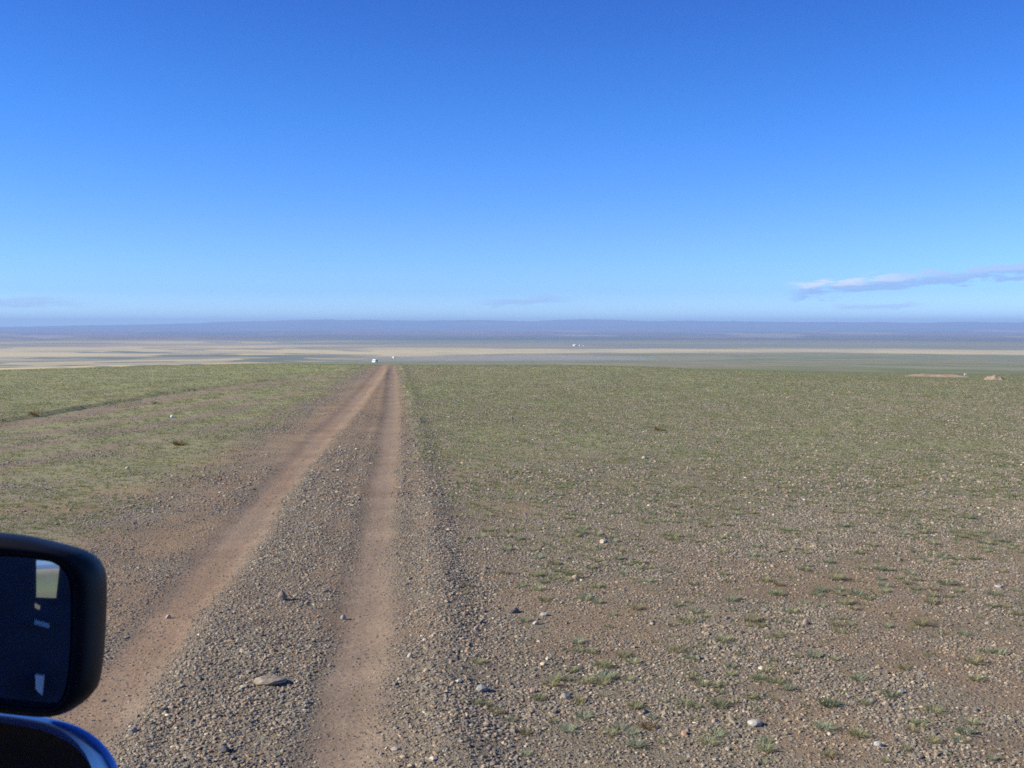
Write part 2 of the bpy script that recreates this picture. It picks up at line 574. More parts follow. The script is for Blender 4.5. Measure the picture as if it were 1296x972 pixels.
def gravel():
    VV, FF, TT, off = [], [], [], 0
    # (count, y range, density power over y, fan, size range, low poly)
    spec = [(420000, 4.0, 13.0, 0.3, (2.2, 0.62), (0.004, 0.0135), False),
            (9000, 4.0, 16.0, 0.6, (2.2, 0.62), (0.012, 0.026), False),
            (230000, 13.0, 32.0, 0.2, (2.5, 0.62), (0.008, 0.023), True),
            (45000, 13.0, 42.0, 0.3, (2.5, 0.62), (0.018, 0.036), True),
            (90000, 32.0, 75.0, 0.4, (2.5, 0.60), (0.016, 0.034), True)]
    for n, y0, y1, pw, half, (s0, s1), low in spec:
        x, y = scatter(n, y0, y1, pw, half)
        rut, grav, red, green, bare = masks(x, y)
        clump = sm(0.34, 0.56, 0.55 * fbm(x * 3.1, y * 3.1, 21, 3) + 0.45 * fbm(x * 1.1, y * 1.1, 25, 3))
        dens = np.clip(grav * (0.22 + 1.1 * clump) + 0.03, 0, 1)
        keep = RNG.random(n) < dens
        x, y = x[keep], y[keep]
        s = s0 + (s1 - s0) * RNG.random(len(x)) ** 2.0
        s = s * (0.65 + 0.6 * grav[keep])
        v, f, t = stone_batch(x, y, s, VO if low else VI, OCT_F if low else ICO_F)
        VV.append(v)
        FF.append(f + off)
        TT.append(t)
        off += len(v)
    me = mesh_np('gravel', np.concatenate(VV), np.concatenate(FF), 3, smooth=False)
    attr_col(me, 'tone', np.concatenate(TT))
    m, nt, b = new_mat('gravel_stone')
    a = N(nt, 'ShaderNodeAttribute', attribute_name='tone').outputs['Color']
    nz = N(nt, 'ShaderNodeTexNoise')
    nz.inputs['Scale'].default_value = 60
    g = N(nt, 'ShaderNodeNewGeometry')
    nt.links.new(g.outputs['Position'], nz.inputs['Vector'])
    nt.links.new(mixc(nt, 1.0, a, ramp(nt, nz.outputs[0], [(0.3, 0.75), (0.7, 1.25)]), 'MULTIPLY'), b.inputs['Base Color'])
    b.inputs['Roughness'].default_value = 0.85
    b.inputs['Specular IOR Level'].default_value = 0.25
    o = bpy.data.objects.new('gravel', me)
    me.materials.append(m)
    o['kind'] = 'stuff'
    o['label'] = 'loose grey and brown gravel lying over the steppe and between the ruts'
    COL.objects.link(o)


gravel()


def stone(px, py, wpx, hpx, col, label, flat=1.0, seed=0, name='stone', noise=0.25):
    """one individually modelled stone: width and height as seen, in photograph pixels"""
    p = gp(px, py + hpx * 0.35)
    z = hs(p[0], p[1])
    sc = p[1] / F
    w, h = wpx * sc / 2, hpx * sc * 0.62
    rg = np.random.default_rng(seed + int(px) * 7 + int(py))
    bm = bmesh.new()
    bmesh.ops.create_icosphere(bm, subdivisions=2, radius=1)
    planes = [Vector(rg.normal(size=3)).normalized() for _ in range(9)]
    lim = [0.62 + 0.3 * rg.random() for _ in planes]
    for v in bm.verts:
        for pl, li in zip(planes, lim):
            d = v.co.dot(pl)
            if d > li:
                v.co -= pl * (d - li)
        v.co += Vector(rg.normal(size=3)) * 0.035
        v.co = Vector((v.co.x * w, v.co.y * w * 0.75, v.co.z * h * flat + h * 0.35))
    o = bm_obj(name, bm, simple('stone_surface', col, 0.85, 0, noise, 25 / max(w * 8, 0.2), 0.3))
    o.location = (p[0], p[1], z)
    o.rotation_euler = (0, 0, (rg.random() - 0.5) * 0.8)
    tag(o, label, 'stone')
    return o


PALE, GREY, BROWN, DARK, PINK = (0.46, 0.40, 0.30), (0.25, 0.23, 0.205), (0.26, 0.20, 0.15), (0.14, 0.125, 0.115), (0.42, 0.30, 0.23)
stone(342, 861, 44, 15, (0.27, 0.225, 0.165), 'broad flat slab of tan stone lying between the two ruts', 0.75, 1, noise=0.45)
stone(357, 757, 14, 13, BROWN, 'upright dark pointed stone on the gravel strip between the ruts', 1.2, 2)
stone(519, 834, 8, 9, PALE, 'small cream stone at the right edge of the right rut', 1.0, 3)
stone(689, 777, 12, 6, (0.37, 0.35, 0.31), 'whitish flat stone beside a dark stone on the gravel right of the track', 1.0, 4)
stone(678, 788, 9, 6, PALE, 'small pale yellow stone just below the whitish flat stone', 1.0, 5)
stone(650, 772, 16, 8, DARK, 'dark grey stone beside the whitish flat stone', 1.0, 6)
stone(603, 798, 8, 7, PINK, 'pinkish stone on the dense gravel right of the right rut', 1.0, 7)
stone(728, 731, 9, 8, (0.45, 0.36, 0.27), 'light tan stone tucked against a dark green tuft', 1.0, 8)
stone(764, 685, 12, 6, (0.5, 0.44, 0.30), 'pale yellowish stone lying in front of a bushy green tuft', 1.0, 9)
stone(816, 579, 9, 5, (0.46, 0.38, 0.33), 'pale pink stone in the open grass right of the track', 1.0, 10)
stone(716, 880, 16, 10, GREY, 'light grey rounded stone in the gravel near the bottom edge', 1.0, 11)
stone(955, 914, 22, 11, (0.38, 0.36, 0.31), 'large whitish flat stone near the bottom right', 0.8, 12)
stone(1020, 787, 9, 9, PINK, 'pink rounded stone on the bare reddish patch', 1.0, 13)
stone(1111, 942, 12, 9, (0.35, 0.34, 0.33), 'light grey stone near the bottom edge right of the largest tufts', 1.0, 14)
stone(675, 873, 8, 8, (0.42, 0.30, 0.22), 'small orange pink stone in the dense gravel near the bottom', 1.0, 15)
stone(609, 874, 20, 9, (0.27, 0.27, 0.255), 'flat blue grey stone on the gravel bank beside the right rut', 0.9, 16)
stone(434, 779, 8, 7, (0.33, 0.32, 0.30), 'light grey stone at the left edge of the right rut', 1.0, 17)
stone(213, 776, 8, 6, (0.40, 0.33, 0.26), 'lone light stone lying inside the left rut', 1.0, 18)
stone(168, 923, 14, 9, GREY, 'grey lump of stone near the blue bodywork at the bottom left', 1.0, 19)
stone(283, 954, 15, 10, DARK, 'dark brown stone at the bottom edge between the ruts', 1.0, 20)
stone(218, 527, 5, 4.5, (0.85, 0.85, 0.84), 'bright white stone lying alone in the grass left of the track', 1.0, 21)
stone(161, 592, 6, 4, (0.45, 0.41, 0.36), 'small white stone in the sparse grass left of the left rut', 1.0, 22)
stone(500, 953, 12, 6, (0.36, 0.30, 0.24), 'flattish tan stone on the inner edge of the right rut near the bottom', 0.8, 23)
stone(1264, 742, 14, 4, (0.42, 0.39, 0.34), 'thin white stone at the right edge of the photo', 0.8, 24)

# ------------------------------------------------------------------ grass


def grass_mat(name, c0, c1, c2):
    m, nt, b = new_mat(name)
    oi = N(nt, 'ShaderNodeObjectInfo')
    at_ = N(nt, 'ShaderNodeAttribute', attribute_name='tint').outputs['Fac']
    c = ramp(nt, at_, [(0.0, c0), (0.55, c1), (1.0, c2)])
    v = ramp(nt, oi.outputs['Random'], [(0.0, 0.8), (1.0, 1.25)])
    nt.links.new(mixc(nt, 1.0, c, v, 'MULTIPLY'), b.inputs['Base Color'])
    b.inputs['Roughness'].default_value = 0.75
    b.inputs['Specular IOR Level'].default_value = 0.2
    out = next(n for n in nt.nodes if n.type == 'OUTPUT_MATERIAL')
    tr = N(nt, 'ShaderNodeBsdfTranslucent')
    nt.links.new(b.inputs['Base Color'].links[0].from_socket, tr.inputs['Color'])
    ms = N(nt, 'ShaderNodeMixShader')
    ms.inputs[0].default_value = 0.55
    nt.links.new(b.outputs[0], ms.inputs[1])
    nt.links.new(tr.outputs[0], ms.inputs[2])
    nt.links.new(ms.outputs[0], out.inputs['Surface'])
    return m


G_GREEN = grass_mat('green_grass', (0.29, 0.315, 0.165), (0.40, 0.415, 0.22), (0.49, 0.46, 0.27))
G_BLUE = grass_mat('grey_green_grass', (0.27, 0.31, 0.18), (0.37, 0.405, 0.24), (0.45, 0.47, 0.31))
G_DRY = grass_mat('dry_grass', (0.27, 0.25, 0.13), (0.38, 0.345, 0.18), (0.47, 0.41, 0.23))
G_RUST = grass_mat('rust_grass', (0.11, 0.075, 0.03), (0.21, 0.15, 0.06), (0.30, 0.22, 0.1))


def blades(nb, rad, ht, rg, segs=2, width=0.0035, lean=1.0):
    """verts, tris, tint of one tuft of curved blades, rooted in a small disc"""
    V, T, Tn = [], [], []
    for k in range(nb):
        a = rg.random() * 2 * math.pi
        rr = rad * 0.45 * math.sqrt(rg.random())
        root = np.array([rr * math.cos(a), rr * math.sin(a), -0.004])
        b = a + (rg.random() - 0.5) * 1.6
        out = rad * (0.25 + 0.8 * rg.random()) * lean
        h = ht * (0.45 + 0.6 * rg.random()) * (1 - 0.35 * out / (rad * lean + 1e-6) * rg.random())
        dirv = np.array([math.cos(b), math.sin(b), 0])
        sd = np.array([-math.sin(b), math.cos(b), 0])
        sd = sd * math.cos(rg.random() * 3) + np.array([0, 0, 1]) * 0.4 * (rg.random() - 0.5)
        w = width * (0.7 + 0.8 * rg.random())
        tn = rg.random()
        i0 = len(V)
        for s in range(segs):
            t = s / segs
            p = root + dirv * out * t ** 1.5 + np.array([0, 0, h * (1.5 * t - 0.5 * t * t)])
            V += [p - sd * w * (1 - 0.5 * t), p + sd * w * (1 - 0.5 * t)]
            Tn += [tn, tn]
        V.append(root + dirv * out + np.array([0, 0, h]))
        Tn.append(tn)
        for s in range(segs - 1):
            j = i0 + 2 * s
            T += [(j, j + 1, j + 3), (j, j + 3, j + 2)]
        j = i0 + 2 * (segs - 1)
        T.append((j, j + 1, j + 2))
    return np.array(V), np.array(T), np.array(Tn)


def tuft_mesh(name, mat, nb, rad, ht, seed, **kw):
    V, T, tn = blades(nb, rad, ht, np.random.default_rng(seed), **kw)
    me = mesh_np(name, V, T.ravel(), 3, smooth=False)
    attr_f(me, 'tint', tn)
    me.materials.append(mat)
    return me


G_DARK = grass_mat('dark_grass', (0.14, 0.20, 0.10), (0.21, 0.27, 0.14), (0.29, 0.33, 0.18))
T_MESH = {}
for key, mat in (('green', G_GREEN), ('blue', G_BLUE), ('dry', G_DRY), ('rust', G_RUST), ('dark', G_DARK)):
    T_MESH[key] = [tuft_mesh('grass_tuft', mat, 105, 0.09, 0.052, 100 + 7 * k + len(key), segs=3, width=0.0034) for k in range(4)]

# tufts that stand out in the photograph: px, py of the foot, width in px, kind, label
SPECIAL = [
    (1048, 892, 32, 'green', 'thick dark green tuft with a cast shadow, upper of two close tufts near the bottom'),
    (1043, 922, 34, 'blue', 'broad grey-green tuft just below the thick dark green tuft'),
    (879, 858, 28, 'green', 'yellow-green tuft on the gravel below the reddish patch'),
    (868, 786, 26, 'green', 'bright green tuft at the left end of the reddish patch'),
    (925, 760, 24, 'blue', 'low grey-green tuft on the upper rim of the reddish patch'),
    (952, 786, 28, 'dry', 'straw-coloured tuft in the middle of the reddish patch'),
    (1126, 880, 26, 'blue', 'grey-green tuft right of the thick dark green tuft'),
    (1058, 733, 26, 'green', 'round green tuft above the reddish patch at its right'),
    (1120, 742, 22, 'blue', 'small blue-green tuft with a flat stone beside it'),
    (1085, 754, 26, 'blue', 'wide low green tuft on grey gravel above the pink rounded stone'),
    (1197, 740, 26, 'blue', 'blue-green tuft standing alone near the right edge'),
    (1231, 838, 34, 'dry', 'tall thin straggly tuft near the right edge'),
    (1222, 928, 30, 'blue', 'dull green tuft nearest the bottom right corner'),
    (820, 922, 24, 'rust', 'rusty orange dry tuft near the bottom edge'),
    (735, 676, 20, 'blue', 'dark green tuft with a long shadow right of the gravel bank'),
    (664, 930, 20, 'dry', 'yellowing tuft with a shadow near the bottom of the gravel bank'),
    (664, 786, 18, 'blue', 'grey-green tuft above the dark grey stone'),
    (688, 760, 20, 'dry', 'dry yellow tuft beside the green tuft on the gravel bank'),
    (605, 842, 20, 'green', 'small green tuft on the dense gravel beside the right rut'),
    (740, 670, 16, 'green', 'short green tuft behind the light tan stone'),
    (226, 564, 20, 'rust', 'brown dead tuft with a dark shadow on the grass left of the track'),
    (833, 545, 18, 'rust', 'orange-brown dead tuft alone in the open grass to the right'),
    (197, 509, 12, 'blue', 'dark green tuft on the pale strip of the old track'),
    (43, 525, 16, 'rust', 'dark brown bush on the bank of the old track'),
    (616, 672, 18, 'green', 'green tuft at the upper end of the gravel bank'),
    (640, 696, 20, 'blue', 'grey-green tuft on the gravel bank near its upper end'),
    (800, 838, 22, 'green', 'olive tuft with shadow on grey gravel left of the yellow-green tuft'),
    (1225, 655, 18, 'green', 'deep green tuft far to the right on bare gravel'),
    (1180, 940, 26, 'dry', 'faded dry tuft next to the dull green corner tuft'),
    (1165, 790, 28, 'dry', 'loose straw-green tuft right of the reddish patch'),
]
taken = []
for px, py, w, kind, label in SPECIAL:
    p = gp(px, py)
    if 'dark green' in label.split(' above ')[0].split(' below ')[0].split(' right of ')[0] or 'deep green' in label:
        kind = 'dark'
    me = T_MESH[kind][random.randrange(4)]
    o = bpy.data.objects.new('grass_tuft', me)
    o.location = (p[0], p[1], hs(p[0], p[1]))
    s = w * p[1] / F / 0.15
    o.scale = (s, s, s * random.uniform(0.85, 1.25))
    o.rotation_euler = (0, 0, random.random() * 6.28)
    tag(o, label, 'grass tuft', 'single tufts that stand out on the steppe')
    COL.objects.link(o)
    taken.append((p[0], p[1]))
taken = np.array(taken)

# all other tufts: the ones that show largest become things, the rest one mass
x, y = scatter(520000, 4.2, 95.0, 0.55, (2.0, 0.60))
rut, grav, red, green, bare = masks(x, y)
gn = fbm(x * 0.9, y * 0.9, 101, 3)
dens = np.clip(green * (0.55 + 0.8 * sm(0.35, 0.65, gn)), 0, 1) * np.interp(y, [4, 6.5, 9, 14, 25, 45, 95], [0.45, 0.75, 1.3, 1.6, 1.15, 0.55, 0.22])
keep = RNG.random(len(x)) < dens
x, y, gn = x[keep], y[keep], gn[keep]
size = 0.20 + 0.66 * RNG.random(len(x)) ** 3.2
z = height(x, y)
px, py, dep = proj(x, y, z)
inv = (px > 5) & (px < 1291) & (py < 968) & ~((px < 165) & (py > 670))
far_from = np.min(np.hypot(x[:, None] - taken[None, :, 0], y[:, None] - taken[None, :, 1]), 1) > 0.12
x, y, z, size, inv, px, py, dep = [a[far_from] for a in (x, y, z, size, inv, px, py, dep)]
order = np.argsort(-(size / dep) * inv)
big = order[:265]
GROUPS = {
    ('green', 1): 'green grass tuft scattered on the gravel right of the track',
    ('blue', 1): 'grey-green grass tuft scattered on the gravel right of the track',
    ('dry', 1): 'yellowing grass tuft scattered on the gravel right of the track',
    ('green', 0): 'green grass tuft in the sparse grass left of the track',
    ('blue', 0): 'grey-green grass tuft in the sparse grass left of the track',
    ('dry', 0): 'yellowing grass tuft in the sparse grass left of the track'}
for i in big:
    kind = random.choices(('green', 'blue', 'dry'), (0.45, 0.35, 0.20))[0]
    o = bpy.data.objects.new('grass_tuft', T_MESH[kind][random.randrange(4)])
    o.location = (x[i], y[i], z[i])
    s = size[i]
    o.scale = (s, s, s * random.uniform(0.8, 1.3))
    o.rotation_euler = (0, 0, random.random() * 6.28)
    side = int(x[i] > -1)
    tag(o, GROUPS[(kind, side)], 'grass tuft', ('%s tufts %s of the track' % ({'green': 'green', 'blue': 'grey-green', 'dry': 'yellowing'}[kind], 'right' if side else 'left')))
    COL.objects.link(o)
rest = np.setdiff1d(np.arange(len(x)), big)


def grass_mass():
    protoN = [blades(34, 0.09, 0.050, np.random.default_rng(500 + k), segs=2, width=0.005) for k in range(6)]
    protoF = [blades(18, 0.095, 0.058, np.random.default_rng(600 + k), segs=1, width=0.010) for k in range(6)]
    VV, FF, TT, KK, off = [], [], [], [], 0
    dist = y[rest]
    for sel, protos in ((rest[dist < 16], protoN), (rest[dist >= 16], protoF)):
        kk = RNG.integers(0, len(protos), len(sel))
        for k, (V, T, tn) in enumerate(protos):
            s = sel[kk == k]
            n = len(s)
            if n == 0:
                continue
            a = RNG.random(n) * 6.283
            sc = size[s] * np.interp(y[s], [16, 40], [1.0, 1.25])
            ca, sa = np.cos(a) * sc, np.sin(a) * sc
            vx = V[None, :, 0] * ca[:, None] - V[None, :, 1] * sa[:, None] + x[s][:, None]
            vy = V[None, :, 0] * sa[:, None] + V[None, :, 1] * ca[:, None] + y[s][:, None]
            vz = V[None, :, 2] * sc[:, None] + z[s][:, None]
            VV.append(np.stack([vx, vy, vz], -1).reshape(-1, 3))
            FF.append((T[None] + (np.arange(n) * len(V))[:, None, None]).reshape(-1) + off)
            off += n * len(V)
            dry = np.repeat(RNG.random(n), len(V))
            TT.append(np.clip(np.tile(tn, n) * 0.45 + dry ** 1.5 * 0.75, 0, 1))
    me = mesh_np('steppe_grass', np.concatenate(VV), np.concatenate(FF), 3, smooth=False)
    attr_f(me, 'tint', np.concatenate(TT))
    m = grass_mat('steppe_grass', (0.25, 0.30, 0.13), (0.36, 0.405, 0.175), (0.46, 0.44, 0.23))
    o = bpy.data.objects.new('steppe_grass', me)
    me.materials.append(m)
    o['kind'] = 'stuff'
    o['label'] = 'short green steppe grass thickening towards the crest'
    COL.objects.link(o)


grass_mass()

# ------------------------------------------------------------------ far things: vans, gers, earth mounds, dust
WHITE = simple('white_paint', (0.80, 0.80, 0.79), 0.35, 0, 0.03, 3, 0.5, 0.3)
GLASS = simple('dark_glass', (0.02, 0.022, 0.025), 0.08, 0, 0.1, 3)
RUBBER = simple('black_rubber', (0.02, 0.02, 0.02), 0.8, 0, 0.2, 10)
STEEL = simple('grey_steel', (0.45, 0.45, 0.46), 0.35, 0.9, 0.1, 6)
REDL = simple('red_lens', (0.35, 0.02, 0.02), 0.25, 0, 0.1, 5)


def box(bm, c, s, bev=0.0, seg=2):
    r = bmesh.ops.create_cube(bm, size=1)
    for v in r['verts']:
        v.co = Vector((v.co.x * s[0] + c[0], v.co.y * s[1] + c[1], v.co.z * s[2] + c[2]))
    if bev:
        es = list({e for v in r['verts'] for e in v.link_edges})
        bmesh.ops.bevel(bm, geom=es, offset=bev, segments=seg, affect='EDGES')
    return bm


def wheel(name, c, rad, w, parent):
    bm = bmesh.new()
    prof = [(rad * 0.58, -w / 2), (rad * 0.93, -w / 2), (rad, -w * 0.33), (rad, w * 0.33), (rad * 0.93, w / 2), (rad * 0.58, w / 2)]
    n = 28
    ring = [[bm.verts.new((p[1], p[0] * math.cos(2 * math.pi * k / n), p[0] * math.sin(2 * math.pi * k / n))) for p in prof] for k in range(n)]
    for k in range(n):
        for j in range(len(prof)):
            a, b_ = ring[k], ring[(k + 1) % n]
            bm.faces.new((a[j], a[(j + 1) % 6], b_[(j + 1) % 6], b_[j]))
    bmesh.ops.recalc_face_normals(bm, faces=bm.faces)
    ty = bm_obj(name, bm, RUBBER, parent, True)
    ty.location = c
    bm = bmesh.new()
    bmesh.ops.create_cone(bm, cap_ends=True, segments=24, radius1=rad * 0.6, radius2=rad * 0.52, depth=w * 0.8)
    bmesh.ops.rotate(bm, verts=bm.verts, matrix=Matrix.Rotation(math.pi / 2, 3, 'Y'))
    bm_obj('rim', bm, STEEL, ty)
    return ty


def make_van(loc, rz, label, group):
    """forward-control van with rounded roof; front towards +Y, origin on the ground"""
    t = tag(empty('van', loc, rz), label, 'van', group)
    sec = [(-2.15, 0.96, 1.98), (-2.05, 1.0, 2.12), (-1.0, 1.0, 2.18), (1.0, 1.0, 2.18), (1.75, 0.98, 2.08), (2.10, 0.95, 1.42), (2.20, 0.93, 1.1)]
    bm = bmesh.new()
    rings = []
    for yy, hw, top in sec:
        pr = [(-hw, 0.42), (-hw, 1.15), (-hw * 0.93, top - 0.35), (-hw * 0.82, top - 0.08), (-hw * 0.6, top),
              (hw * 0.6, top), (hw * 0.82, top - 0.08), (hw * 0.93, top - 0.35), (hw, 1.15), (hw, 0.42)]
        pr = [(a, min(b_, top)) for a, b_ in pr]
        rings.append([bm.verts.new((a, yy, b_)) for a, b_ in pr])
    for r0, r1 in zip(rings, rings[1:]):
        for j in range(10):
            bm.faces.new((r0[j], r0[(j + 1) % 10], r1[(j + 1) % 10], r1[j]))
    bm.faces.new(rings[0])
    bm.faces.new(rings[-1][::-1])
    bmesh.ops.recalc_face_normals(bm, faces=bm.faces)
    bm_obj('body', bm, WHITE, t, True).data.shade_flat()
    for sx in (-1, 1):
        bm = bmesh.new()
        box(bm, (sx * 0.36, -2.17, 1.55), (0.56, 0.05, 0.46), 0.02)
        bm_obj('rear_window', bm, GLASS, t)
        bm = bmesh.new()
        box(bm, (sx * 0.86, -2.17, 0.98), (0.12, 0.05, 0.26), 0.015)
        bm_obj('tail_light', bm, REDL, t)
        for yy in (-1.45, -0.5, 0.45, 1.35):
            bm = bmesh.new()
            box(bm, (sx * 0.965, yy, 1.5), (0.05, 0.72, 0.44), 0.02)
            bm_obj('side_window', bm, GLASS, t)
        for yy in (-1.2, 1.15):
            wheel('wheel', (sx * 0.86, yy, 0.38), 0.38, 0.22, t)
    bm = bmesh.new()
    box(bm, (0, 1.98, 1.72), (1.5, 0.05, 0.5), 0.02)
    bmesh.ops.rotate(bm, verts=bm.verts, cent=(0, 1.98, 1.72), matrix=Matrix.Rotation(0.48, 3, 'X'))
    bm_obj('windscreen', bm, GLASS, t)
    bm = bmesh.new()
    box(bm, (0, -2.24, 0.52), (1.8, 0.12, 0.16), 0.03)
    bm_obj('bumper', bm, STEEL, t)
    return t


def ground_hit(px, py):
    """first point where the ray of a photograph pixel meets the terrain"""
    d = ray(px, py)
    d = d / np.linalg.norm(d)
    t = np.geomspace(4, 30000, 9000)
    P = CAM[None] + d[None] * t[:, None]
    below = np.nonzero(P[:, 2] < height(P[:, 0], P[:, 1]))[0]
    k = below[0] if len(below) else len(t) - 1
    return P[k]


def far_spot(px, dist):
    d = ray(px, 430)
    d[2] = 0
    d /= np.linalg.norm(d)
    p = CAM + d * dist
    return (p[0], p[1], hs(p[0], p[1]))


vs = far_spot(474.5, 610)
make_van((vs[0], vs[1], vs[2] + 0.02), 0.45, 'white van driving away along the track just past the crest', 'vans raising dust ahead')
vs2 = far_spot(498.5, 1000)
make_van((vs2[0], vs2[1], vs2[2] + 0.02), 0.4, 'faint white van half lost in the dust cloud', 'vans raising dust ahead')

FELT = simple('white_felt', (0.80, 0.78, 0.74), 0.9, 0, 0.05, 2)
WOODR = simple('red_door', (0.30, 0.09, 0.05), 0.6, 0, 0.1, 4)


def make_ger(loc, s, label, rz):
    t = tag(empty('ger', loc, rz), label, 'ger', 'felt tents far out on the plain')
    n = 32
    bm = bmesh.new()
    r0 = [bm.verts.new((3 * s * math.cos(a), 3 * s * math.sin(a), 0)) for a in np.arange(n) * 2 * math.pi / n]
    r1 = [bm.verts.new((3 * s * math.cos(a), 3 * s * math.sin(a), 1.5 * s)) for a in np.arange(n) * 2 * math.pi / n]
    for k in range(n):
        bm.faces.new((r0[k], r0[(k + 1) % n], r1[(k + 1) % n], r1[k]))
    bm_obj('wall', bm, FELT, t)
    bm = bmesh.new()
    rs = [(3.1, 1.5), (2.0, 2.05), (0.7, 2.55), (0.6, 2.62), (0.02, 2.66)]
    rings = [[bm.verts.new((r * s * math.cos(a), r * s * math.sin(a), zz * s)) for a in np.arange(n) * 2 * math.pi / n] for r, zz in rs]
    for a_, b_ in zip(rings, rings[1:]):
        for k in range(n):
            bm.faces.new((a_[k], a_[(k + 1) % n], b_[(k + 1) % n], b_[k]))
    bm_obj('roof', bm, FELT, t)
    bm = bmesh.new()
    box(bm, (0, -3.0 * s, 0.72 * s), (0.9 * s, 0.14, 1.42 * s), 0.02)
    bm_obj('door', bm, WOODR, t)
    return t


for px, py, s, label in ((727.5, 437.8, 1.35, 'largest and brightest white felt ger on the far plain'),
                         (734, 437.6, 0.7, 'small pale ger just right of the brightest ger'),
                         (738.5, 438.0, 0.55, 'rightmost and faintest of the three far gers')):
    p = ground_hit(px, py)
    make_ger((p[0], p[1], hs(p[0], p[1]) - 0.05), s, label, 0.3)

CLAY = simple('pink_clay', (0.31, 0.235, 0.17), 0.95, 0, 0.22, 0.9, 0.1)


def mound(px, py, wpx, hpx, label, seed, deep=0.5):
    p = ground_hit(px, py)
    r = math.hypot(p[0], p[1])
    w, h = wpx * r / F / 2, hpx * r / F
    nx, ny = 44, 22
    bm = bmesh.new()
    g = []
    for i in range(nx):
        for j in range(ny):
            u, v = i / (nx - 1) * 2 - 1, j / (ny - 1) * 2 - 1
            k = max(0.0, 1 - u * u) ** 0.7 * max(0.0, 1 - v * v)
            nz_ = float(fbm(np.array([u * 3.0 + seed]), np.array([v * 2.0]), seed, 4)[0])
            X, Y = u * w, v * w * deep
            g.append(bm.verts.new((X, Y, h * k * (0.45 + 1.1 * nz_) - 0.06)))
    for i in range(nx - 1):
        for j in range(ny - 1):
            bm.faces.new((g[i * ny + j], g[(i + 1) * ny + j], g[(i + 1) * ny + j + 1], g[i * ny + j + 1]))
    bmesh.ops.recalc_face_normals(bm, faces=bm.faces)
    o = bm_obj('earth_mound', bm, CLAY, None, True)
    o.location = (p[0], p[1], hs(p[0], p[1]))
    o.rotation_euler = (0, 0, -0.45)
    return tag(o, label, 'earth mound', 'heaps of bare earth at the crest')


mound(1186, 477, 78, 4.5, 'long low heap of pinkish earth at the crest', 3, 0.25)
mound(1258, 481, 24, 7, 'short rounded heap of pinkish earth right of the long heap', 9, 0.6)
p = ground_hit(1222, 475)
bm = bmesh.new()
box(bm, (0, 0, 0.07), (0.20, 0.16, 0.17), 0.03)
for v in bm.verts:
    v.co += Vector((random.uniform(-.03, .03), random.uniform(-.03, .03), random.uniform(-.03, .03)))
o = bm_obj('marker_block', bm, simple('whitewash', (0.55, 0.54, 0.52), 0.9, 0, 0.08, 3))
o.location = (p[0], p[1], hs(p[0], p[1]))
tag(o, 'small white block at the right end of the long earth heap', 'marker')

# dust hanging behind the vans
a, b_ = far_spot(420, 820), far_spot(860, 900)
bm = bmesh.new()
bmesh.ops.create_icosphere(bm, subdivisions=4, radius=1)
ln = math.hypot(b_[0] - a[0], b_[1] - a[1]) / 2
dvec = Vector((b_[0] - a[0], b_[1] - a[1], b_[2] - a[2])) / 2
for v in bm.verts:
    k = 1 + 0.25 * (float(fbm(np.array([v.co.x * 3 + 9]), np.array([v.co.y * 3 + v.co.z * 2]), 5, 3)[0]) - 0.5)
    c = v.co * k
    v.co = Vector((c.x, c.y, c.z))
    v.co = Vector((c.x * ln, c.y * 60, c.z * 4.2))
m = bpy.data.materials.new('dust')
m.use_nodes = True
nt = m.node_tree
for n in list(nt.nodes):
    if n.type != 'OUTPUT_MATERIAL':
        nt.nodes.remove(n)
outn = next(n for n in nt.nodes if n.type == 'OUTPUT_MATERIAL')
pv = N(nt, 'ShaderNodeVolumePrincipled')
pv.inputs['Color'].default_value = (0.66, 0.63, 0.57, 1)
tc = N(nt, 'ShaderNodeTexCoord')
vm = N(nt, 'ShaderNodeVectorMath', operation='MULTIPLY')
vm.inputs[1].default_value = (1 / ln, 1 / 60, 1 / 4.2)
nt.links.new(tc.outputs['Object'], vm.inputs[0])
vl = N(nt, 'ShaderNodeVectorMath', operation='LENGTH')
nt.links.new(vm.outputs[0], vl.inputs[0])
nz = N(nt, 'ShaderNodeTexNoise')
nz.inputs['Scale'].default_value = 0.03
nz.inputs['Detail'].default_value = 3
nt.links.new(tc.outputs['Object'], nz.inputs['Vector'])
sh = ramp(nt, vl.outputs['Value'], [(0.45, 1.0), (1.0, 0.0)])
nt.links.new(mth(nt, 'MULTIPLY', mth(nt, 'MULTIPLY', sh, ramp(nt, nz.outputs[0], [(0.35, 0.35), (0.65, 1.0)])), 0.03), pv.inputs['Density'])
nt.links.new(pv.outputs[0], outn.inputs['Volume'])
dust = bm_obj('dust_cloud', bm, m, None, True)
dust.location = ((a[0] + b_[0]) / 2, (a[1] + b_[1]) / 2, (a[2] + b_[2]) / 2 + 1.0)
dust.rotation_euler = (0, -math.atan2(dvec.z, ln), math.atan2(dvec.y, dvec.x))
dust['kind'] = 'stuff'
dust['label'] = 'pale dust hanging low over the ground behind the vans'

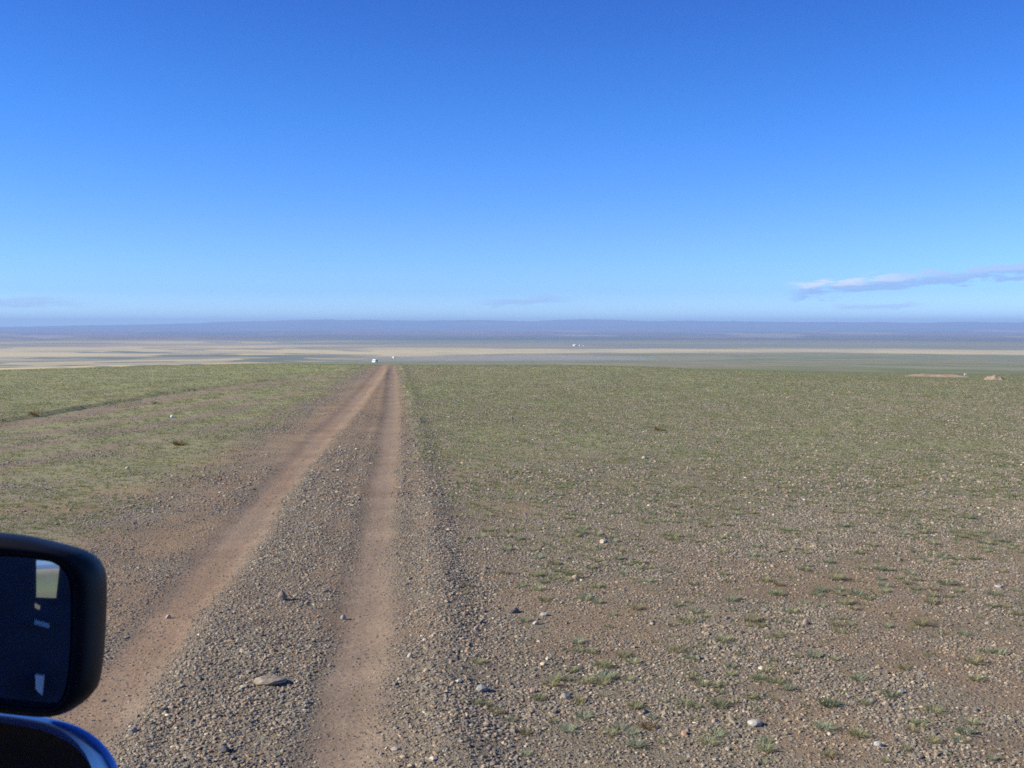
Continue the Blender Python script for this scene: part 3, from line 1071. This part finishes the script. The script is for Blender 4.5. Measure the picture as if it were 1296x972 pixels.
# ------------------------------------------------------------------ haze
bm = bmesh.new()
bmesh.ops.create_cube(bm, size=1)
for v in bm.verts:
    v.co = Vector((v.co.x * 50000, 3000 + v.co.y * 27000, -58.0 if v.co.z < 0 else 100.0))
m = bpy.data.materials.new('haze')
m.use_nodes = True
nt = m.node_tree
for n in list(nt.nodes):
    if n.type != 'OUTPUT_MATERIAL':
        nt.nodes.remove(n)
outn = next(n for n in nt.nodes if n.type == 'OUTPUT_MATERIAL')
pv = N(nt, 'ShaderNodeVolumePrincipled')
pv.inputs['Color'].default_value = (0.44, 0.66, 1.0, 1)
pv.inputs['Density'].default_value = 1.38e-4
nt.links.new(pv.outputs[0], outn.inputs['Volume'])
hz = bm_obj('haze', bm, m)
hz['kind'] = 'stuff'
hz['label'] = 'blue distance haze over the plain'

# ------------------------------------------------------------------ the vehicle the picture is taken from
BLUE = simple('blue_paint', (0.05, 0.18, 0.60), 0.32, 0.1, 0.05, 8, 0.5, 0.5)
BLACK = simple('black_plastic', (0.010, 0.011, 0.015), 0.5, 0, 0.6, 14, 0.3)
TRIM = simple('dark_trim', (0.010, 0.012, 0.018), 0.5, 0, 0.2, 20, 0.3)
BACKING = simple('backdrop_dark', (0.035, 0.05, 0.085), 0.8, 0, 0.3, 6, 0.2)  # only on the added sheet that darkens the mirror reflection
MIRR = simple('mirror_silver', (0.50, 0.60, 0.70), 0.015, 1.0, 0.0, 5)

veh = tag(empty('vehicle', (-1.2, -0.6, 0.0)), 'blue vehicle with a black wing mirror cut off by the lower left corner', 'vehicle')
OFF = np.array([-1.2, -0.6, 0.0])
loc = lambda p: Vector(tuple(np.asarray(p) - OFF))
# mirror plane
mc = at(20, 800, 0.95)
inc = mc - CAM
inc /= np.linalg.norm(inc)
want = np.array([-0.06, -1.0, 0.0])
want = want / np.linalg.norm(want) + np.array([0, 0, -0.060])
want /= np.linalg.norm(want)
mn = want - inc
mn /= np.linalg.norm(mn)


def on_plane(px, py, off=0.0):
    d = ray(px, py)
    t = ((mc + mn * off - CAM) @ mn) / (d @ mn)
    return CAM + d * t


def chaikin(pts, n=3):
    pts = [np.array(p, float) for p in pts]
    for _ in range(n):
        o = []
        for a_, b2 in zip(pts, pts[1:] + pts[:1]):
            o += [a_ * 0.75 + b2 * 0.25, a_ * 0.25 + b2 * 0.75]
        pts = o
    return pts


outer = chaikin([(-250, 690), (-200, 668), (0, 675), (70, 690), (112, 702), (131, 722), (133, 760), (127, 868), (112, 888), (74, 909), (30, 908),
                 (-180, 880), (-250, 850)], 3)
inner = chaikin([(-225, 718), (-190, 700), (0, 702), (62, 706), (88, 722), (93, 760), (89, 862), (76, 896), (50, 899), (-180, 868), (-225, 840)], 3)


def resample(pts, n):
    P = np.array(pts + [pts[0]])
    c0 = P[:-1].mean(0)
    ang = np.unwrap(np.arctan2(P[:, 1] - c0[1], P[:, 0] - c0[0]))
    L = np.concatenate([[0], np.cumsum(np.linalg.norm(np.diff(P, axis=0), axis=1))])
    s = np.linspace(0, L[-1], n, endpoint=False)
    return np.stack([np.interp(s, L, P[:, 0]), np.interp(s, L, P[:, 1])], 1)


def by_angle(pts, n, c0=(-60, 795)):
    P = np.array(pts)
    a_ = np.arctan2((P[:, 1] - c0[1]), (P[:, 0] - c0[0]))
    o = np.argsort(a_)
    a_, P = a_[o], P[o]
    th = np.linspace(-math.pi, math.pi, n, endpoint=False)
    A2 = np.concatenate([a_ - 2 * math.pi, a_, a_ + 2 * math.pi])
    P2_ = np.concatenate([P, P, P])
    return np.stack([np.interp(th, A2, P2_[:, 0]), np.interp(th, A2, P2_[:, 1])], 1)


NM = 120
oo, ni = by_angle(outer, NM), by_angle(inner, NM)
cen = np.array([-60, 795.0])


def loft(rings, closed_last=True, closed_first=False):
    bm = bmesh.new()
    vs_ = [[bm.verts.new(loc(p)) for p in r] for r in rings]
    n = len(rings[0])
    for a_, b2 in zip(vs_, vs_[1:]):
        for k in range(n):
            bm.faces.new((a_[k], a_[(k + 1) % n], b2[(k + 1) % n], b2[k]))
    if closed_last:
        bm.faces.new(vs_[-1][::-1])
    if closed_first:
        bm.faces.new(vs_[0])
    bmesh.ops.recalc_face_normals(bm, faces=bm.faces)
    return bm


def ringpx(a_, b2, t, off):
    r = a_ * (1 - t) + b2 * t
    return [on_plane(p[0], p[1], off) for p in r]


def shrunk(pts, k, off):
    r = cen + (pts - cen) * k
    return [on_plane(p[0], p[1], 0.0) + mn * off for p in r]


rings = [ringpx(oo, ni, 1.0, -0.010), ringpx(oo, ni, 1.0, 0.004), ringpx(oo, ni, 0.85, 0.007), ringpx(oo, ni, 0.5, 0.006), ringpx(oo, ni, 0.22, 0.0),
         ringpx(oo, ni, 0.06, -0.008)]
rings += [shrunk(oo, 0.995, -0.02), shrunk(oo, 0.975, -0.045), shrunk(oo, 0.90, -0.075), shrunk(oo, 0.75, -0.095), shrunk(oo, 0.45, -0.105)]
sm_ = bm_obj('side_mirror', loft(rings), BLACK, veh, True)
gl = loft([[on_plane(*(p), -0.009) for p in ni], [on_plane(*p, -0.0075) for p in (cen + (ni - cen) * 0.985)]])
g = bm_obj('mirror_glass', gl, MIRR, veh)
g.parent = sm_


def strip(path, radius, mat, name, depth, deep):
    """rounded bodywork rim: outer and inner outline in px at a depth, swelling between, then a side going forward"""
    o_, i_ = path
    n = 80

    def rs(p):
        P = np.array(p, float)
        L = np.concatenate([[0], np.cumsum(np.linalg.norm(np.diff(P, axis=0), axis=1))])
        s = np.linspace(0, 1, n) * L[-1]
        Q = np.stack([np.interp(s, L, P[:, 0]), np.interp(s, L, P[:, 1])], 1)
        k = np.array([1, 2, 3, 2, 1.0])
        k /= k.sum()
        for _ in range(2):
            Q[2:-2] = np.stack([np.convolve(Q[:, c], k, 'valid') for c in (0, 1)], 1)
        return Q
    O, I = rs(o_), rs(i_)
    rows_ = []
    for t in np.linspace(0, 1, 12):
        px_ = I * (1 - t) + O * t
        sw = radius * (math.sin(math.pi * min(1.0, t * 0.62 + 0.12)) - 0.37)
        rows_.append([at(p[0], p[1], depth - sw * 1.4) for p in px_])
    base = O
    for dd in (0.25, 0.6, 1.0):
        rows_.append([at(p[0] - 22 * dd, p[1] + 22 * dd, depth + deep * dd) for p in base])
    bm = bmesh.new()
    vs_ = [[bm.verts.new(loc(p)) for p in r] for r in rows_]
    for a_, b2 in zip(vs_, vs_[1:]):
        for k in range(n - 1):
            bm.faces.new((a_[k], a_[k + 1], b2[k + 1], b2[k]))
    bmesh.ops.recalc_face_normals(bm, faces=bm.faces)
    return bm_obj(name, bm, mat, veh, True), I


o_out = [(-420, 880), (-200, 884), (0, 898), (40, 905), (78, 910), (104, 917), (124, 929), (138, 943), (150, 961), (158, 985), (166, 1040), (172, 1200), (176, 1700)]
o_in = [(-420, 900), (-200, 903), (0, 914), (34, 918), (68, 927), (92, 938), (106, 950), (116, 962), (122, 975), (128, 1000), (134, 1050), (138, 1200), (140, 1700)]
fen, I_ = strip((o_out, o_in), 0.022, BLUE, 'body_panel', 1.05, 0.30)
bm = bmesh.new()
n = len(I_)
ra = [bm.verts.new(loc(at(p[0] + 1, p[1] - 1, 1.062))) for p in I_]
rb = [bm.verts.new(loc(at(-420 + (p[0] + 420) * 0.9, 1500 - (1500 - p[1]) * 0.97, 1.085))) for p in I_]
low = [bm.verts.new(loc(at(-420, 900 + 800 * k / (n - 1), 1.09))) for k in range(n)]
for k in range(n - 1):
    bm.faces.new((ra[k], ra[k + 1], rb[k + 1], rb[k]))
    bm.faces.new((rb[k], rb[k + 1], low[k + 1], low[k]))
tr = bm_obj('window_seal', bm, TRIM, veh, True)
tr.parent = fen
# cab behind and beside the camera: body shell, bulkhead added only for the mirror reflection
bm = bmesh.new()
xr = -0.50


def qd(*pts):
    bm.faces.new([bm.verts.new(loc(p)) for p in pts])


box_c = (-0.62, 0.62, 1.0)
qd((-2.0, 1.0, 0.55), (-2.0, 1.0, 1.45), (-2.0, -3.4, 1.45), (-2.0, -3.4, 0.55))
qd((-2.0, -3.4, 1.45), (-2.0, 1.0, 1.45), (-1.95, 0.2, 2.75), (-1.95, -3.4, 2.75))  # window height walled up as well, to keep the mirror in shade
qd((-1.95, -3.4, 2.75), (-1.95, 0.2, 2.75), (0.05, 0.2, 2.75), (0.05, -3.4, 2.75))
qd((-2.0, 1.0, 0.55), (-0.95, 1.12, 0.55), (-0.95, 1.12, 1.45), (-2.0, 1.0, 1.45))
qd((-2.0, 1.0, 1.45), (-1.9, 1.02, 1.45), (-1.85, 0.2, 2.75), (-1.95, 0.2, 2.75))
qd((0.05, -0.9, 0.55), (0.05, -3.4, 0.55), (0.05, -3.4, 2.75), (0.05, -0.9, 2.75))
bmesh.ops.recalc_face_normals(bm, faces=bm.faces)
shell = bm_obj('cab_shell', bm, BLUE, veh)
sol = shell.modifiers.new('thick', 'SOLIDIFY')
sol.thickness = 0.03

# bulkhead seen in the mirror: a dark sheet added at y = -0.75 with holes cut where the mirror shows light
YB = -0.75


def bounce(px, py):
    p = on_plane(px, py, -0.0075)
    d = p - CAM
    d = d / np.linalg.norm(d)
    d = d - 2 * (d @ mn) * mn
    t = (YB - p[1]) / d[1]
    return p + d * t


holes = [[(46, 709), (76, 711), (71, 757), (46, 756)], [(44, 763), (51, 767), (50, 772), (44, 769)]]
bm = bmesh.new()
H = [[bounce(*p) for p in h] for h in holes]
ov = [bm.verts.new(loc((a_, YB, b2))) for a_, b2 in ((-2.3, 0.5), (0.9, 0.5), (0.9, 3.1), (-2.3, 3.1))]
edges = [bm.edges.new((ov[k], ov[(k + 1) % 4])) for k in range(4)]
for h in H:
    hv_ = [bm.verts.new(loc(p)) for p in h]
    edges += [bm.edges.new((hv_[k], hv_[(k + 1) % len(hv_)])) for k in range(len(hv_))]
bmesh.ops.triangle_fill(bm, use_beauty=True, use_dissolve=False, edges=edges)
backsheet = bm_obj('mirror_backdrop', bm, BACKING, veh)
for nm, pts in (('mirror_glint_strip', [(45, 783), (63, 788), (63, 793), (45, 788)]), ('mirror_glint_plate', [(46, 851), (57, 853), (55, 876), (47, 868)])):  # white pieces added so the mirror shows pale glints
    bm = bmesh.new()
    Q = [np.array(bounce(*p)) for p in pts]
    fr = [bm.verts.new(loc(p + np.array([0, 0.05 if k_ < 2 else 0.07, 0]))) for k_, p in enumerate(Q)]
    bk = [bm.verts.new(loc(p + np.array([0, 0.01, 0]))) for p in Q]
    bm.faces.new(fr)
    for k in range(4):
        bm.faces.new((fr[k], fr[(k + 1) % 4], bk[(k + 1) % 4], bk[k]))
    bmesh.ops.recalc_face_normals(bm, faces=bm.faces)
    hd = bm_obj(nm, bm, WHITE, veh)
    hd.parent = backsheet
for yy in (0.35, -2.6):
    for xx in (-1.9, -0.62):
        wheel('wheel', (xx + 1.2, yy + 0.6, 0.36), 0.36, 0.2, veh)

# ------------------------------------------------------------------ light and sky
SUN_EL = math.radians(29)
SUN_AZ = YAW - math.radians(98)               # compass-like angle from +Y, clockwise; left of the view and a little behind
sd = Vector((math.sin(SUN_AZ) * math.cos(SUN_EL), math.cos(SUN_AZ) * math.cos(SUN_EL), math.sin(SUN_EL)))
sl = bpy.data.lights.new('sun', 'SUN')
sl.energy = 4.9
sl.angle = math.radians(0.55)
sl.color = (1.0, 0.925, 0.80)
so = bpy.data.objects.new('sun', sl)
so.rotation_euler = sd.to_track_quat('Z', 'Y').to_euler()
COL.objects.link(so)

w = bpy.data.worlds.new('World')
S.world = w
w.use_nodes = True
nt = w.node_tree
bg = next(n for n in nt.nodes if n.type == 'BACKGROUND')
SKY = 0.09
sky = N(nt, 'ShaderNodeTexSky', sky_type='NISHITA')
sky.sun_disc = False
sky.sun_elevation = SUN_EL
sky.sun_rotation = SUN_AZ
sky.altitude = 1200
sky.air_density = 1.0
sky.dust_density = 0.3
sky.ozone_density = 2.0
bg.inputs['Strength'].default_value = SKY
tc = N(nt, 'ShaderNodeTexCoord')
sx = N(nt, 'ShaderNodeSeparateXYZ')
nt.links.new(tc.outputs['Generated'], sx.inputs[0])
az = mth(nt, 'ARCTAN2', sx.outputs[0], sx.outputs[1])
el = mth(nt, 'ARCSINE', sx.outputs[2])
cv = N(nt, 'ShaderNodeCombineXYZ')
nt.links.new(az, cv.inputs[0])
nt.links.new(mth(nt, 'MULTIPLY', el, 5.0), cv.inputs[1])
nz = N(nt, 'ShaderNodeTexNoise')
nz.inputs['Scale'].default_value = 38
nz.inputs['Detail'].default_value = 7
nz.inputs['Roughness'].default_value = 0.6
nt.links.new(cv.outputs[0], nz.inputs['Vector'])
nv = mth(nt, 'SUBTRACT', nz.outputs[0], 0.5)


def azp(px):
    return YAW + math.atan((px - 648) / F)


def elp(py):
    return math.atan((412 - py) / F)


def srange(v, a_, b2, c0, c1):
    n = N(nt, 'ShaderNodeMapRange', interpolation_type='SMOOTHSTEP')
    for i, s in enumerate((v, a_, b2, c0, c1)):
        if isinstance(s, (int, float)):
            n.inputs[i].default_value = s
        else:
            nt.links.new(s, n.inputs[i])
    return n.outputs[0]


def cloud_band(x0, y0, x1, y1, th, gain, fade0, fade1):
    """mask of a streak of cloud between two directions, ragged by the noise"""
    k = (elp(y1) - elp(y0)) / (azp(x1) - azp(x0))
    line = mth(nt, 'ADD', mth(nt, 'MULTIPLY', mth(nt, 'SUBTRACT', az, azp(x0)), k), elp(y0))
    d = mth(nt, 'DIVIDE', mth(nt, 'SUBTRACT', el, line), th / F)
    dd = mth(nt, 'ADD', mth(nt, 'ABSOLUTE', d), mth(nt, 'MULTIPLY', nv, -gain))
    mk = srange(dd, 0.35, 1.1, 1.0, 0.0)
    mk = mth(nt, 'MULTIPLY', mk, srange(az, azp(x0), azp(x0) + fade0, 0.0, 1.0))
    mk = mth(nt, 'MULTIPLY', mk, srange(az, azp(x1) - fade1, azp(x1), 1.0, 0.0))
    return mk, d


hsv = N(nt, 'ShaderNodeHueSaturation')
hsv.inputs['Saturation'].default_value = 1.12
nt.links.new(sky.outputs[0], hsv.inputs['Color'])
skyc = hsv.outputs[0]
tint = ramp(nt, mth(nt, 'DIVIDE', el, math.pi / 6, clamp=True), [(0.0, (0.85, 1.30, 2.2)), (0.022, (0.72, 1.12, 1.95)), (0.06, (0.52, 0.86, 1.62)), (0.16, (0.49, 0.80, 1.52)), (0.37, (0.31, 0.73, 1.42)), (0.58, (0.24, 0.58, 1.28)), (1.0, (0.25, 0.48, 0.95))])
skyc = mixc(nt, 1.0, skyc, tint, 'MULTIPLY')
CB = 0.72 / SKY
for (x0, y0, x1, y1, th, gain, f0, f1, cw, cd, st) in (
        (985, 371, 1420, 341, 10.5, 4.6, 0.03, 0.05, (0.72, 0.82, 1.0), (0.32, 0.53, 0.93), 0.9),
        (1045, 391, 1180, 386, 4, 4.0, 0.02, 0.03, (0.50, 0.62, 0.92), (0.42, 0.58, 0.92), 0.5),
        (590, 385, 740, 377, 5, 4.0, 0.04, 0.04, (0.38, 0.54, 0.90), (0.34, 0.50, 0.88), 0.5),
        (-60, 387, 140, 384, 7, 3.0, 0.03, 0.06, (0.40, 0.54, 0.88), (0.36, 0.50, 0.86), 0.45)):
    mk, d = cloud_band(x0, y0, x1, y1, th, gain, f0, f1)
    tone = mixc(nt, srange(mth(nt, 'ADD', d, mth(nt, 'MULTIPLY', nv, 1.6)), -0.25, 0.4, 0.0, 1.0) if st < 0.8 else mth(nt, 'MULTIPLY', srange(mth(nt, 'ADD', d, mth(nt, 'MULTIPLY', nv, 1.6)), -0.25, 0.4, 0.0, 1.0), srange(az, azp(1060), azp(1200), 1.0, 0.3)), tuple(c * CB for c in cd), tuple(c * CB for c in cw))
    skyc = mixc(nt, mth(nt, 'MULTIPLY', mk, st), skyc, tone)
nt.links.new(skyc, bg.inputs['Color'])

# ------------------------------------------------------------------ render settings
S.render.engine = 'CYCLES'
S.cycles.max_bounces = 6
S.cycles.diffuse_bounces = 2
S.cycles.glossy_bounces = 3
S.cycles.volume_bounces = 0
S.cycles.use_denoising = False
S.cycles.filter_width = 1.7
S.view_settings.view_transform = 'Standard'
S.view_settings.look = 'None'
S.view_settings.exposure = 0.55
S.view_settings.gamma = 1.0
